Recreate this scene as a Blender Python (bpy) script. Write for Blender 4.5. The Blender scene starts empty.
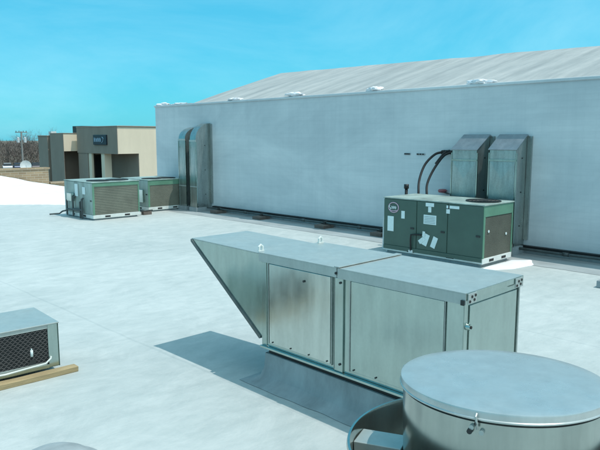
import bpy, bmesh, math, random
from mathutils import Vector, Matrix, noise
random.seed(7)
PI = math.pi
S = bpy.context.scene
C = S.collection

# ------------------------------------------------------------------ materials
def nt(name):
    m = bpy.data.materials.new(name); m.use_nodes = True
    t = m.node_tree; b = t.nodes['Principled BSDF']
    return m, t, b
def L(t, a, b): t.links.new(a, b)
def coords(t, scale=(1,1,1), rot=(0,0,0), kind='Object'):
    tc = t.nodes.new('ShaderNodeTexCoord'); mp = t.nodes.new('ShaderNodeMapping')
    mp.inputs['Scale'].default_value = scale; mp.inputs['Rotation'].default_value = rot
    L(t, tc.outputs[kind], mp.inputs[0]); return mp.outputs[0]
def noise_n(t, vec, scale, detail=6, rough=.6, dist=0):
    n = t.nodes.new('ShaderNodeTexNoise'); n.inputs['Scale'].default_value = scale
    n.inputs['Detail'].default_value = detail; n.inputs['Roughness'].default_value = rough
    n.inputs['Distortion'].default_value = dist
    if vec: L(t, vec, n.inputs['Vector'])
    return n.outputs['Fac']
def ramp(t, fac, stops):
    r = t.nodes.new('ShaderNodeValToRGB'); e = r.color_ramp.elements
    while len(e) < len(stops): e.new(.5)
    for k, (p, c) in enumerate(stops):
        e[k].position = p; e[k].color = (c[0], c[1], c[2], 1)
    L(t, fac, r.inputs[0]); return r.outputs[0]
def mixc(t, a, b, fac, mode='MIX'):
    m = t.nodes.new('ShaderNodeMix'); m.data_type = 'RGBA'; m.blend_type = mode
    for s, v in ((m.inputs[0], fac), (m.inputs[6], a), (m.inputs[7], b)):
        if hasattr(v, 'links'): L(t, v, s)
        elif isinstance(v, (int, float)): s.default_value = v
        else: s.default_value = (v[0], v[1], v[2], 1)
    return m.outputs[2]
def bump(t, b, h, strength=.3, dist=.01):
    n = t.nodes.new('ShaderNodeBump'); n.inputs['Strength'].default_value = strength
    n.inputs['Distance'].default_value = dist; L(t, h, n.inputs['Height']); L(t, n.outputs[0], b.inputs['Normal'])
def mul(t, col, k): return tuple(c*k for c in col)

def simple(name, col, rough=.6, metal=0, var=.12, scale=6, bumps=.0, stretch=(1,1,1), bscale=None):
    m, t, b = nt(name)
    v = coords(t, stretch)
    f = noise_n(t, v, scale, 8, .65)
    c = ramp(t, f, [(.3, mul(t, col, 1-var)), (.7, mul(t, col, 1+var))])
    L(t, c, b.inputs['Base Color']); b.inputs['Roughness'].default_value = rough; b.inputs['Metallic'].default_value = metal
    if bumps: bump(t, b, noise_n(t, v, bscale or scale*4, 6), bumps, .01)
    return m

def galv(name, col, rough=.32, streak=.12, wav=.25, spang=.10, cloud=.3, metal=.85, vs=(1, 1, 1)):
    m, t, b = nt(name)
    v = coords(t)
    vo = t.nodes.new('ShaderNodeTexVoronoi'); vo.inputs['Scale'].default_value = 60; L(t, v, vo.inputs['Vector'])
    sep = t.nodes.new('ShaderNodeSeparateColor'); L(t, vo.outputs['Color'], sep.inputs[0])
    base = ramp(t, sep.outputs[0], [(0, mul(t, col, 1-spang)), (1, mul(t, col, 1+spang))])
    st = ramp(t, noise_n(t, coords(t, (5, 5, .8)), 2.2, 8, .7), [(.3, (1-streak,)*3), (.65, (1, 1, 1))])
    c = mixc(t, base, st, 1.0, 'MULTIPLY')
    fn = ramp(t, noise_n(t, coords(t, (3, 3, 1)), 4, 5, .6), [(.3, (.94,)*3), (.7, (1.04,)*3)])
    L(t, mixc(t, c, fn, 1.0, 'MULTIPLY'), b.inputs['Base Color'])
    b.inputs['Metallic'].default_value = metal
    rr = ramp(t, noise_n(t, v, 3, 7, .6), [(.3, (rough*(1-cloud),)*3), (.7, (rough*(1+cloud),)*3)])
    L(t, rr, b.inputs['Roughness'])
    bump(t, b, noise_n(t, coords(t, vs), 1.3, 2, .4), wav, .05)
    return m

M = {}
# roof membrane
def roof_mat():
    m, t, b = nt('roof_membrane')
    v = coords(t)
    big = noise_n(t, v, .35, 5, .55, .6)
    fine = noise_n(t, coords(t, (1.0, 2.2, 1), (0, 0, .25)), 2.6, 10, .68)
    c1 = ramp(t, big, [(.3, (.42, .46, .45)), (.7, (.50, .535, .52))])
    c2 = ramp(t, fine, [(.25, (.82, .84, .85)), (.5, (.96, .965, .97)), (.75, (1.07, 1.06, 1.06))])
    c = mixc(t, c1, c2, 1.0, 'MULTIPLY')
    # lap seams about 3 m apart
    sx = t.nodes.new('ShaderNodeSeparateXYZ'); L(t, v, sx.inputs[0])
    w = noise_n(t, v, .8, 3)
    a = t.nodes.new('ShaderNodeMath'); a.operation = 'MULTIPLY_ADD'; L(t, w, a.inputs[0]); a.inputs[1].default_value = .10; L(t, sx.outputs[0], a.inputs[2])
    p = t.nodes.new('ShaderNodeMath'); p.operation = 'PINGPONG'; L(t, a.outputs[0], p.inputs[0]); p.inputs[1].default_value = 1.55
    sm = ramp(t, p.outputs[0], [(0, (.80, .83, .84)), (.012, (.86, .88, .89)), (.02, (1.03, 1.03, 1.03)), (.06, (1, 1, 1))])
    c = mixc(t, c, sm, .5, 'MULTIPLY')
    # dirt
    dd = ramp(t, noise_n(t, coords(t), 1.1, 12, .75, 1.0), [(.42, (1, 1, 1)), (.51, (.90, .92, .92)), (.60, (1, 1, 1))])
    c = mixc(t, c, dd, .9, 'MULTIPLY')
    sp = ramp(t, noise_n(t, coords(t), 38, 3, .5), [(.70, (1, 1, 1)), (.78, (.72, .74, .72))])
    c = mixc(t, c, sp, .5, 'MULTIPLY')
    L(t, c, b.inputs['Base Color']); b.inputs['Roughness'].default_value = .75
    bump(t, b, fine, .35, .03)
    return m
M['roof'] = roof_mat()

def wall_mat():
    m, t, b = nt('painted_wall')
    v = coords(t)
    br = t.nodes.new('ShaderNodeTexBrick')
    br.inputs['Scale'].default_value = 1; br.inputs['Brick Width'].default_value = .4; br.inputs['Row Height'].default_value = .1
    br.inputs['Mortar Size'].default_value = .006; br.inputs['Mortar Smooth'].default_value = .6
    sx = t.nodes.new('ShaderNodeSeparateXYZ'); L(t, v, sx.inputs[0]); cb = t.nodes.new('ShaderNodeCombineXYZ')
    L(t, sx.outputs[1], cb.inputs[0]); L(t, sx.outputs[2], cb.inputs[1]); L(t, cb.outputs[0], br.inputs['Vector'])
    br.inputs['Color1'].default_value = (.97, .97, .97, 1); br.inputs['Color2'].default_value = (1, 1, 1, 1); br.inputs['Mortar'].default_value = (.86, .87, .88, 1)
    big = ramp(t, noise_n(t, coords(t, (1, .5, 1.4)), .7, 9, .6, .5), [(.3, (.49, .54, .56)), (.7, (.62, .65, .66))])
    hor = ramp(t, noise_n(t, coords(t, (1, .25, 9)), 1.4, 8, .7), [(.3, (.95, .96, .965)), (.7, (1.03, 1.03, 1.03))])
    c = mixc(t, big, hor, 1, 'MULTIPLY'); c = mixc(t, c, br.outputs['Color'], .35, 'MULTIPLY')
    sm_ = ramp(t, noise_n(t, coords(t, (1, .35, .8)), 1.0, 10, .7, 1.5), [(.35, (.90, .91, .92)), (.5, (1, 1, 1)), (.68, (1.10, 1.09, 1.08))]); c = mixc(t, c, sm_, .9, 'MULTIPLY')
    ver = ramp(t, noise_n(t, coords(t, (1, 3.5, .25)), 1.2, 8, .7), [(.35, (.88, .89, .90)), (.6, (1, 1, 1))])
    c = mixc(t, c, ver, .5, 'MULTIPLY')
    L(t, c, b.inputs['Base Color']); b.inputs['Roughness'].default_value = .7
    bump(t, b, br.outputs['Fac'], -.25, .004)
    return m
M['wall'] = wall_mat()

def upper_roof_mat():
    m, t, b = nt('upper_roof_membrane')
    st = noise_n(t, coords(t, (.28, 2.6, .28), (0, 0, .12)), 1.3, 8, .7)
    c = ramp(t, st, [(.32, (.27, .28, .275)), (.48, (.34, .35, .34)), (.62, (.41, .41, .395))])
    c2 = ramp(t, noise_n(t, coords(t), 1.1, 8, .7), [(.3, (.85, .87, .88)), (.7, (1.05, 1.05, 1.04))])
    L(t, mixc(t, c, c2, 1, 'MULTIPLY'), b.inputs['Base Color']); b.inputs['Roughness'].default_value = .8
    bump(t, b, st, .4, .03); return m
M['upper_roof'] = upper_roof_mat()

def brick_mat(name, c1, c2, mortar, w=.3, h=.09):
    m, t, b = nt(name)
    sx = t.nodes.new('ShaderNodeSeparateXYZ'); L(t, coords(t), sx.inputs[0])
    ad = t.nodes.new('ShaderNodeMath'); ad.operation = 'ADD'; L(t, sx.outputs[0], ad.inputs[0]); L(t, sx.outputs[1], ad.inputs[1])
    cb = t.nodes.new('ShaderNodeCombineXYZ'); L(t, ad.outputs[0], cb.inputs[0]); L(t, sx.outputs[2], cb.inputs[1])
    br = t.nodes.new('ShaderNodeTexBrick'); L(t, cb.outputs[0], br.inputs['Vector'])
    br.inputs['Scale'].default_value = 1; br.inputs['Brick Width'].default_value = w; br.inputs['Row Height'].default_value = h
    br.inputs['Mortar Size'].default_value = .008
    for k, c in (('Color1', c1), ('Color2', c2), ('Mortar', mortar)): br.inputs[k].default_value = (*c, 1)
    n = ramp(t, noise_n(t, coords(t), 1.2, 8), [(.3, (.82,)*3), (.7, (1.1,)*3)])
    L(t, mixc(t, br.outputs['Color'], n, 1, 'MULTIPLY'), b.inputs['Base Color']); b.inputs['Roughness'].default_value = .85
    bump(t, b, br.outputs['Fac'], -.3, .01); return m
M['tan_brick'] = brick_mat('tan_brick', (.34, .25, .15), (.25, .18, .11), (.38, .33, .25))
M['cream'] = simple('cream_stucco', (.80, .68, .52), .85, 0, .07, .8, .2, (1, 1, .3), 14)
M['taupe'] = simple('taupe_wall_shade', (.31, .255, .205), .85, 0, .10, .8, .2, (1, 1, .5), 8)  # shade of the cream building's sides and recesses put into colour; copings too
M['dark_door'] = simple('dark_wing_gap_shade', (.012, .016, .018), .15, 0, .1)
M['black'] = simple('black_rubber', (.006, .0065, .007), .5, 0, .2)
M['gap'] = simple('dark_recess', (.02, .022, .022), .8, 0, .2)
M['rim'] = galv('dull_rim_channel', (.16, .19, .19), .45, .3, .2, .03)
M['grille'] = simple('grey_wire', (.10, .10, .10), .5, .3, .2)
M['dark_metal'] = simple('dark_metal', (.03, .035, .035), .45, .3, .2)
M['galv'] = galv('galvanised_sheet', (.42, .52, .49), .19, .14, .22, .02, .2, .92, (2.6, 2.6, .7))
M['galv_sheen'] = galv('galvanised_painted_sheen', (.60, .66, .62), .22, .18, .20, .02, .25, .92, (2.6, 2.6, .9))  # same sheet metal, base colour raised to paint in a brighter reflection
M['galv_top'] = galv('galvanised_top', (.43, .475, .455), .42, .10, .06, .02, .15, .45)
M['cover'] = galv('dark_hood_cover', (.33, .37, .40), .4, .15, .1, .03)
M['galv_dull'] = galv('dull_galvanised_sheet', (.42, .47, .455), .34, .35, .3, .06)
M['alum'] = galv('spun_aluminium', (.40, .45, .42), .20, .16, .05, .01, .2, .95)
M['alum_lid'] = galv('aluminium_lid', (.50, .54, .53), .30, .12, .015, .01, .3, .55)
M['wall_shadow'] = simple('grey_wall_shadow', (.30, .335, .34), .8, 0, .22, 2.0, .3, (1, .5, 1), 9)  # shade of the tall wall put into a flat grey
M['flash'] = simple('grey_flashing', (.27, .31, .32), .75, 0, .25, 2.5, .4, (1, 2, 1), 9)
M['green'] = simple('green_enamel', (.050, .098, .078), .42, 0, .12, 2.2, .05)
M['green_lit'] = simple('sunlit_green_enamel', (.115, .255, .175), .42, 0, .15, 3, .05)  # sunlit copy of the green enamel, the light put into its colour
M['green_light'] = simple('faded_green_enamel', (.27, .34, .31), .5, 0, .45, 2.6, .05, (1, 1, .35))
M['rail'] = simple('white_base_rail', (.62, .66, .63), .6, 0, .12)
M['label'] = simple('white_sticker', (.62, .72, .72), .5, 0, .08, 40)
M['pink'] = simple('pink_decal', (.55, .38, .47), .5, 0, .1)
M['concrete'] = simple('concrete', (.38, .38, .35), .9, 0, .15, 3, .3)
M['wood'] = simple('weathered_timber', (.34, .26, .14), .8, 0, .3, 6, .4, (.6, 6, 6))
M['wood_red'] = simple('redwood_block', (.13, .105, .09), .85, 0, .3, 8)
M['snow'] = simple('packed_snow', (.76, .765, .79), .7, 0, .09, 3.5, .8, (1, 1, 1), 7)
M['pipe'] = simple('weathered_gas_pipe', (.06, .075, .075), .5, .2, .3, 6)
M['red'] = simple('red_valve', (.35, .10, .11), .5)
M['copper'] = simple('dull_copper', (.30, .20, .12), .5, .5)
M['bark'] = simple('grey_bark', (.13, .11, .10), .95, 0, .3, 3)
M['twig'] = simple('bare_twigs', (.20, .165, .15), .95, 0, .25, 1)
M['brush'] = simple('winter_brush', (.14, .115, .098), .95, 0, .3, .4)
M['pole'] = simple('weathered_pole', (.30, .29, .27), .9, 0, .15, 2)
M['lgrey'] = simple('light_grey_paint', (.62, .65, .65), .5)
M['glass_car'] = simple('car_glass', (.02, .025, .03), .1)
M['tyre'] = simple('tyre', (.02, .02, .02), .9)
for k, c in dict(car_white=(.7, .7, .7), car_black=(.02, .022, .03), car_blue=(.03, .06, .12), car_red=(.2, .03, .03), car_grey=(.18, .19, .2)).items():
    M[k] = simple(k, c, .3, .2, .04)
M['sign'] = simple('navy_sign_panel', (.008, .02, .035), .4, 0, .1)
M['sign_letters'] = simple('pale_blue_sign_letters', (.36, .50, .62), .5)
def coil_mat(name, c1, c2):
    m, t, b = nt(name)
    v = coords(t)
    w = t.nodes.new('ShaderNodeTexWave'); w.bands_direction = 'X'; w.inputs['Scale'].default_value = 22; w.inputs['Distortion'].default_value = .6
    L(t, v, w.inputs['Vector'])
    f = ramp(t, noise_n(t, v, 3, 8), [(.3, (.8,)*3), (.7, (1.15,)*3)])
    c = mixc(t, c1, c2, w.outputs['Fac'])
    L(t, mixc(t, c, f, 1, 'MULTIPLY'), b.inputs['Base Color']); b.inputs['Roughness'].default_value = .6; b.inputs['Metallic'].default_value = .2
    bump(t, b, w.outputs['Fac'], .5, .006); return m
M['coil'] = coil_mat('coil_fins', (.115, .13, .10), (.225, .23, .185))
M['coil_dark'] = coil_mat('dirty_coil_fins', (.075, .09, .07), (.15, .155, .125))
def ground_mat():
    m, t, b = nt('winter_ground')
    v = coords(t)
    f = noise_n(t, v, .02, 10, .6)
    c = ramp(t, f, [(.45, (.13, .11, .08)), (.62, (.19, .165, .12)), (.75, (.45, .46, .47))])
    g = ramp(t, noise_n(t, v, .9, 8), [(.3, (.75,)*3), (.7, (1.15,)*3)])
    L(t, mixc(t, c, g, 1, 'MULTIPLY'), b.inputs['Base Color']); b.inputs['Roughness'].default_value = .95; return m
M['ground'] = ground_mat()
M['asphalt'] = simple('asphalt', (.055, .055, .057), .9, 0, .2, .5, .2, (1, 1, 1), 30)

# ------------------------------------------------------------------ mesh builder
class MB:
    def __init__(s): s.v = []; s.f = []; s.sm = []
    def add(s, vs, fs, smooth=False):
        n = len(s.v); s.v += [Vector(p) for p in vs]; s.f += [[i+n for i in f] for f in fs]; s.sm += [smooth]*len(fs); return s
    def box(s, x0, x1, y0, y1, z0, z1):
        x0, x1 = min(x0, x1), max(x0, x1); y0, y1 = min(y0, y1), max(y0, y1); z0, z1 = min(z0, z1), max(z0, z1)
        return s.add([(x0,y0,z0),(x1,y0,z0),(x1,y1,z0),(x0,y1,z0),(x0,y0,z1),(x1,y0,z1),(x1,y1,z1),(x0,y1,z1)],
              [(0,3,2,1),(4,5,6,7),(0,1,5,4),(1,2,6,5),(2,3,7,6),(3,0,4,7)])
    def prism(s, pts, axis, a, b):
        """pts: 2-D outline; axis 'x' -> (a..b, p0, p1), 'y' -> (p0, a..b, p1), 'z' -> (p0, p1, a..b)"""
        def mk(p, t): return {'x': (t, p[0], p[1]), 'y': (p[0], t, p[1]), 'z': (p[0], p[1], t)}[axis]
        n = len(pts)
        vs = [mk(p, a) for p in pts]+[mk(p, b) for p in pts]
        fs = [list(range(n))[::-1], list(range(n, 2*n))]+[(i, (i+1) % n, n+(i+1) % n, n+i) for i in range(n)]
        return s.add(vs, fs)
    def cyl(s, p0, p1, r0, r1=None, n=12, caps=True):
        p0, p1 = Vector(p0), Vector(p1); r1 = r0 if r1 is None else r1
        d = (p1-p0).normalized(); a = d.orthogonal().normalized(); b = d.cross(a)
        vs = [p0+(a*math.cos(2*PI*i/n)+b*math.sin(2*PI*i/n))*r0 for i in range(n)]+[p1+(a*math.cos(2*PI*i/n)+b*math.sin(2*PI*i/n))*r1 for i in range(n)]
        s.add(vs, [(i, (i+1) % n, n+(i+1) % n, n+i) for i in range(n)], True)
        if caps:
            s.add(vs[:n], [list(range(n))[::-1]]); s.add(vs[n:], [list(range(n))])
        return s
    def tube(s, path, r, n=8):
        P = [Vector(p) for p in path]; vs = []; a = None
        for i, p in enumerate(P):
            d = (P[min(i+1, len(P)-1)]-P[max(i-1, 0)]).normalized()
            a = d.orthogonal().normalized() if a is None else (a-d*a.dot(d)).normalized()
            b = d.cross(a); rr = r[i] if isinstance(r, (list, tuple)) else r
            vs += [p+(a*math.cos(2*PI*k/n)+b*math.sin(2*PI*k/n))*rr for k in range(n)]
        fs = [(i*n+k, i*n+(k+1) % n, (i+1)*n+(k+1) % n, (i+1)*n+k) for i in range(len(P)-1) for k in range(n)]
        s.add(vs, fs, True); s.add(vs[:n], [list(range(n))[::-1]]); s.add(vs[-n:], [list(range(n))]); return s
    def lathe(s, prof, c=(0,0), n=72, close=False, sharp=()):
        vs = [(c[0]+r*math.cos(2*PI*k/n), c[1]+r*math.sin(2*PI*k/n), z) for r, z in prof for k in range(n)]
        m = len(prof); rng = range(m if close else m-1)
        for i in rng:
            j = (i+1) % m
            s.add([vs[i*n+k] for k in range(n)]+[vs[j*n+k] for k in range(n)], [(k, (k+1) % n, n+(k+1) % n, n+k) for k in range(n)], True)
        return s
    def build(s, name, mat, parent=None, bevel=0, org=None, merge=True):
        o_ = Vector(org) if org is not None else (Vector(parent.matrix_basis.translation) if parent is not None and parent.parent is None else Vector((0,0,0)))
        if parent is not None and parent.parent is not None and org is None: o_ = Vector(parent['_w']) if '_w' in parent else o_
        if parent is not None and '_w' in parent and org is None: o_ = Vector(parent['_w'])
        me = bpy.data.meshes.new(name); me.from_pydata([tuple(p-o_) for p in s.v], [], s.f)
        for p, q in zip(me.polygons, s.sm): p.use_smooth = q
        bm = bmesh.new(); bm.from_mesh(me)
        if merge and not any(s.sm): bmesh.ops.remove_doubles(bm, verts=bm.verts, dist=1e-5)
        elif merge: bmesh.ops.remove_doubles(bm, verts=bm.verts, dist=1e-6)
        if bevel:
            es = [e for e in bm.edges if len(e.link_faces) == 2 and e.calc_face_angle(0) > .5]
            bmesh.ops.bevel(bm, geom=es, offset=bevel, segments=2, profile=.5, affect='EDGES', clamp_overlap=True)
        bmesh.ops.recalc_face_normals(bm, faces=bm.faces)
        for e in bm.edges:
            if len(e.link_faces) == 2 and e.calc_face_angle(0) > .6: e.smooth = False
        bm.to_mesh(me); bm.free()
        me.materials.append(mat)
        o = bpy.data.objects.new(name, me); C.objects.link(o)
        if parent is not None: o.parent = parent
        o['_w'] = tuple(o_)
        return o
def tag(o, label=None, cat=None, group=None, kind=None):
    if label: o['label'] = label
    if cat: o['category'] = cat
    if group: o['group'] = group
    if kind: o['kind'] = kind
    return o
def thing(name, loc, label, cat, group=None, rz=0):
    o = bpy.data.objects.new(name, None); o.empty_display_size = .2; C.objects.link(o)
    o.location = loc; o.rotation_euler.z = rz
    o['_w'] = (0., 0., 0.) if rz else tuple(float(c) for c in loc)
    return tag(o, label, cat, group)
def dup(root, delta=(0,0,0), label=None, loc=None, rz=None):
    def cp(o, par):
        c = o.copy(); C.objects.link(c)
        if par is not None: c.parent = par
        for ch in [x for x in allobs if x.parent == o]: cp(ch, c)
        return c
    allobs = list(C.objects)
    r = cp(root, None); r.location = Vector(loc) if loc is not None else root.location+Vector(delta)
    if rz is not None: r.rotation_euler.z = rz
    if label: r['label'] = label
    return r

# ------------------------------------------------------------------ setting
g = MB().add([(-1500,-1500,-4.5),(1500,-1500,-4.5),(1500,1500,-4.5),(-1500,1500,-4.5)], [(0,1,2,3)]).build('ground', M['ground']); tag(g, kind='structure')
g = MB().add([(20,40,-4.49),(26,41,-4.49),(110,60,-4.49),(110,135,-4.49),(35,139,-4.49),(10,100,-4.49)], [(0,1,2,3,4,5)]).build('parking_lot', M['asphalt']); tag(g, kind='structure')

deck = MB().prism([(-9,-14),(10.4,-14),(10.4,16.93),(20,16.93),(20,24.4),(-9,24.4)], 'z', -4.5, 0)
tag(deck.build('roof_deck', M['roof']), kind='structure')

# snow drift against the parapet
def drift():
    mb = MB(); nx, ny = 90, 44; vs = []
    for j in range(ny+1):
        for i in range(nx+1):
            x = -7+19.5*i/nx; y = 16.6+7.75*j/ny
            edge = 19.9-(x-6.6)*.95+.5*noise.noise(Vector((x*.5, 3, 1)))
            if x < 6.6: edge = 19.9+(6.6-x)*.12+.5*noise.noise(Vector((x*.5, 3, 1)))
            t = max(0, min(1, (y-edge)/(24.2-edge)))
            top = .62 if x < 8.2 else max(.0, .62-(x-8.2)*.20)
            fx = max(0, min(1, (12.2-x)/1.5))
            h = top*(t**.75)*fx + .06*noise.noise(Vector((x*.6, y*.6, 0)))*t + .025*noise.noise(Vector((x*2, y*2, 5)))*min(1, t*6)
            vs.append((x, y, h-.012 if t > 0 else -.05))
    fs = [(j*(nx+1)+i, j*(nx+1)+i+1, (j+1)*(nx+1)+i+1, (j+1)*(nx+1)+i) for j in range(ny) for i in range(nx)]
    o = mb.add(vs, fs, True).build('snow_bank', M['snow']); tag(o, 'smooth bank of white snow drifted against the tan brick parapet', 'snow', kind='stuff')
drift()

# parapet
t = thing('parapet_wall', (0,24.4,0), 'low tan brick parapet wall behind the snow bank at the far roof edge', 'parapet')
MB().box(-9,10.15,24.401,24.75,-4.5,.80).build('brickwork', M['tan_brick'], t)
MB().box(-9,10.2,24.37,24.79,.80,.87).build('coping', M['tan_brick'], t, .01)
MB().box(10.15,20,24.401,24.72,-4.5,.22).build('brickwork', M['tan_brick'], t)
MB().box(10.2,20,24.37,24.76,.22,.29).build('coping', M['tan_brick'], t, .01)

# ------------------------------------------------------------------ the tall adjoining building
t = thing('adjoining_building', (10.4,16.93,0), 'long windowless pale blue-grey building with a streaked pitched roof, rising above the white roof deck', 'building')
MB().box(10.4,18,-16,16.93,-4.5,2.945).build('wall', M['wall'], t)
# pitched roof, slightly uneven, streaked membrane
def uproof():
    mb = MB(); ny = 70; rows = []
    for j in range(ny+1):
        y = 15.1-(15.1+16)*j/ny
        zr = 4.05-(15.1-y)*.0145+.012*noise.noise(Vector((y*1.3, 0, 0)))
        row = []
        for u in (0, .12, .3, .55, .8, 1):
            x = 10.4+3.5*u
            z = 2.95+(zr-2.95)*(u+.03*u*(1-u)*2) + .02*noise.noise(Vector((x*.8, y*.9, 2)))
            row.append((x, y, z))
        row.append((17.6, y, 2.95))
        rows.append(row)
    n = 7; vs = [p for r in rows for p in r]
    fs = [(j*n+i, j*n+i+1, (j+1)*n+i+1, (j+1)*n+i) for j in range(ny) for i in range(n-1)]
    fs += [list(range(n))[::-1], [ny*n+i for i in range(n)]]
    mb.add(vs, fs, False); return mb
r = uproof().build('pitched_roof', M['upper_roof'], t)
MB().box(10.37,10.46,-16,16.96,2.915,2.968).build('roof_edge_flashing', M['wall'], t, .01)
MB().box(10.46,17.8,15.16,16.97,2.945,2.985).build('flat_roof_strip', M['upper_roof'], t)
MB().box(10.365,10.399,-16,16.9,.0,.11).build('base_flashing', M['flash'], t)
MB().box(10.30,10.397,-16,14.0,.112,.15).build('counter_flashing', M['black'], t)

ap = MB(); n = 240; vs = []  # grey strip on the deck stands in for the tall wall's shadow
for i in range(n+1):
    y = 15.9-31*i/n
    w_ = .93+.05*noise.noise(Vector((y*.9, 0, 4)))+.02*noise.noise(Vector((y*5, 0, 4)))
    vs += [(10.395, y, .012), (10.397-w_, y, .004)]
ap.add(vs, [(2*i, 2*i+1, 2*i+3, 2*i+2) for i in range(n)]).build('wall_shadow_strip', M['wall_shadow'], t)

# snow lumps along the wall head
def lump(cx, cy, cz, lx, ly, lz, seed, lab, grp='snow patches along the top of the tall wall'):
    bm = bmesh.new(); bmesh.ops.create_icosphere(bm, subdivisions=4, radius=1)
    for v in bm.verts:
        n = noise.noise(v.co*1.3+Vector((seed*7.1, 0, 0)))*.5+noise.noise(v.co*3.5+Vector((0, seed*3.3, 0)))*.3+noise.noise(v.co*9)*.1
        v.co *= 1+n; v.co = Vector((v.co.x*lx, v.co.y*ly, max(v.co.z, -.55)*lz))
    for f in bm.faces: f.smooth = True
    me = bpy.data.meshes.new('snow_patch'); bm.to_mesh(me); bm.free(); me.materials.append(M['snow'])
    o = bpy.data.objects.new('snow_patch', me); C.objects.link(o); o.location = (cx, cy, cz)
    return tag(o, lab, 'snow patch', grp)
lump(10.50,16.62,2.99,.13,.30,.055,1,'flat white snow patch at the far left corner of the tall wall top')
lump(10.50,15.75,2.985,.11,.34,.03,6,'thin white snow patch just left of the foot of the pitched roof')
lump(10.50,13.2,3.00,.12,.24,.045,2,'small white snow patch above the left pair of wall ducts')
lump(10.48,10.85,3.00,.13,.26,.06,3,'bright snow patch curling over the wall top midway along the wall')
lump(10.48,8.5,3.00,.13,.17,.065,4,'blocky snow patch on the wall top above the black hoses')
lump(10.48,6.05,3.00,.13,.24,.055,5,'snow patch on the wall top above the right pair of wall ducts')

# ------------------------------------------------------------------ wall ducts
DG = 'galvanised duct risers fixed to the tall wall'
def duct(y0, y1, xf, ztop, zf, z0, label, rounded=False, dull='galv_dull'):
    xw = 10.398; t = thing('wall_duct', (xw, (y0+y1)/2, z0), label, 'duct', DG)
    if rounded:
        prof = [(xw, ztop)]
        for k in range(1, 8):
            a = PI/2*k/7; prof.append((xw-(xw-xf)*math.sin(a)*1.0, zf+(ztop-zf)*math.cos(a)))
    else: prof = [(xw, ztop), (xw-.07, ztop), (xf, zf)]
    prof += [(xf, z0), (xw, z0)]
    MB().prism(prof, 'y', y0+.012, y1-.012).build('body', M[dull], t)
    # hood cover sheet on the slanted top, and standing side flanges
    if not rounded:
        dx_, dz_ = xf-(xw-.07), zf-ztop; ln_ = math.hypot(dx_, dz_); nx_, nz_ = dz_/ln_, -dx_/ln_
        a0 = (xw-.068, ztop+.003); a1 = (xf-.0+dx_/ln_*.03, zf+.0+dz_/ln_*.03)
        MB().prism([(a0[0], a0[1]), (a1[0]+nx_*.003, a1[1]+nz_*.003), (a1[0]+nx_*.012, a1[1]+nz_*.012), (a0[0]+nx_*.012, a0[1]+nz_*.012+.002)], 'y', y0-.012, y1+.012).build('hood_cover', M['cover'], t)
        # collar band and cross-broken front panel
        MB().box(xf-.022,xf-.001,y0-.005,y1+.005,zf-.20,zf-.17).build('collar', M['galv'], t)
        zc0, zc1 = z0+.1, zf-.21; ym = (y0+y1)/2
        MB().add([(xf-.004,y0+.02,zc1),(xf-.004,y1-.02,zc1),(xf-.004,y1-.02,zc0),(xf-.004,y0+.02,zc0),(xf-.014,ym,zc1-.30),(xf-.014,ym,zc0+.3)],
                 [(0,4,1),(1,4,5,2),(2,5,3),(3,5,4,0)]).build('front_panel', M['galv_dull'], t)
    else:
        MB().box(xf-.012,xf-.001,y0-.004,y1+.004,zf-.05,zf+.0).build('collar', M['galv_top'], t)
        MB().box(xf-.012,xf-.001,y0-.004,y1+.004,z0+.55,z0+.58).build('collar', M['galv_top'], t)
    for s in (y0, y1):
        MB().box(xf-.008,xf+.03,s-.010,s+.010,z0,zf-.06).build('corner_seam', M['galv'], t)
    MB().box(xw-.045,xw-.001,y0-.07,y0+.008,z0+.1,ztop-.02).build('wall_flange', M['galv_dull'], t)
    MB().box(xf-.04,xw,y0-.03,y1+.03,0,z0).build('base_curb', M['flash'], t)
    for k in range(3):
        z = z0+.35+k*(zf-z0-.5)/2
        MB().cyl((xw-.2,y0+.0121,z),(xw-.2,y0+.002,z),.012,n=8).build('screw', M['dark_metal'], t)
    return t
duct(5.73,6.24,9.92,2.05,1.80,.15,'slant-hooded duct of the right-hand wall pair, the one nearest the black hoses')
duct(5.03,5.53,9.97,2.05,1.81,.15,'slant-hooded duct of the right-hand wall pair, farther from the black hoses')
duct(14.14,14.43,9.90,2.40,1.95,.12,'nearer round-shouldered duct of the left pair, broad side in view', True)
duct(14.67,15.0,9.92,2.30,1.98,.12,'farther narrow duct of the left pair, half hidden behind the other', True)

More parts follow.
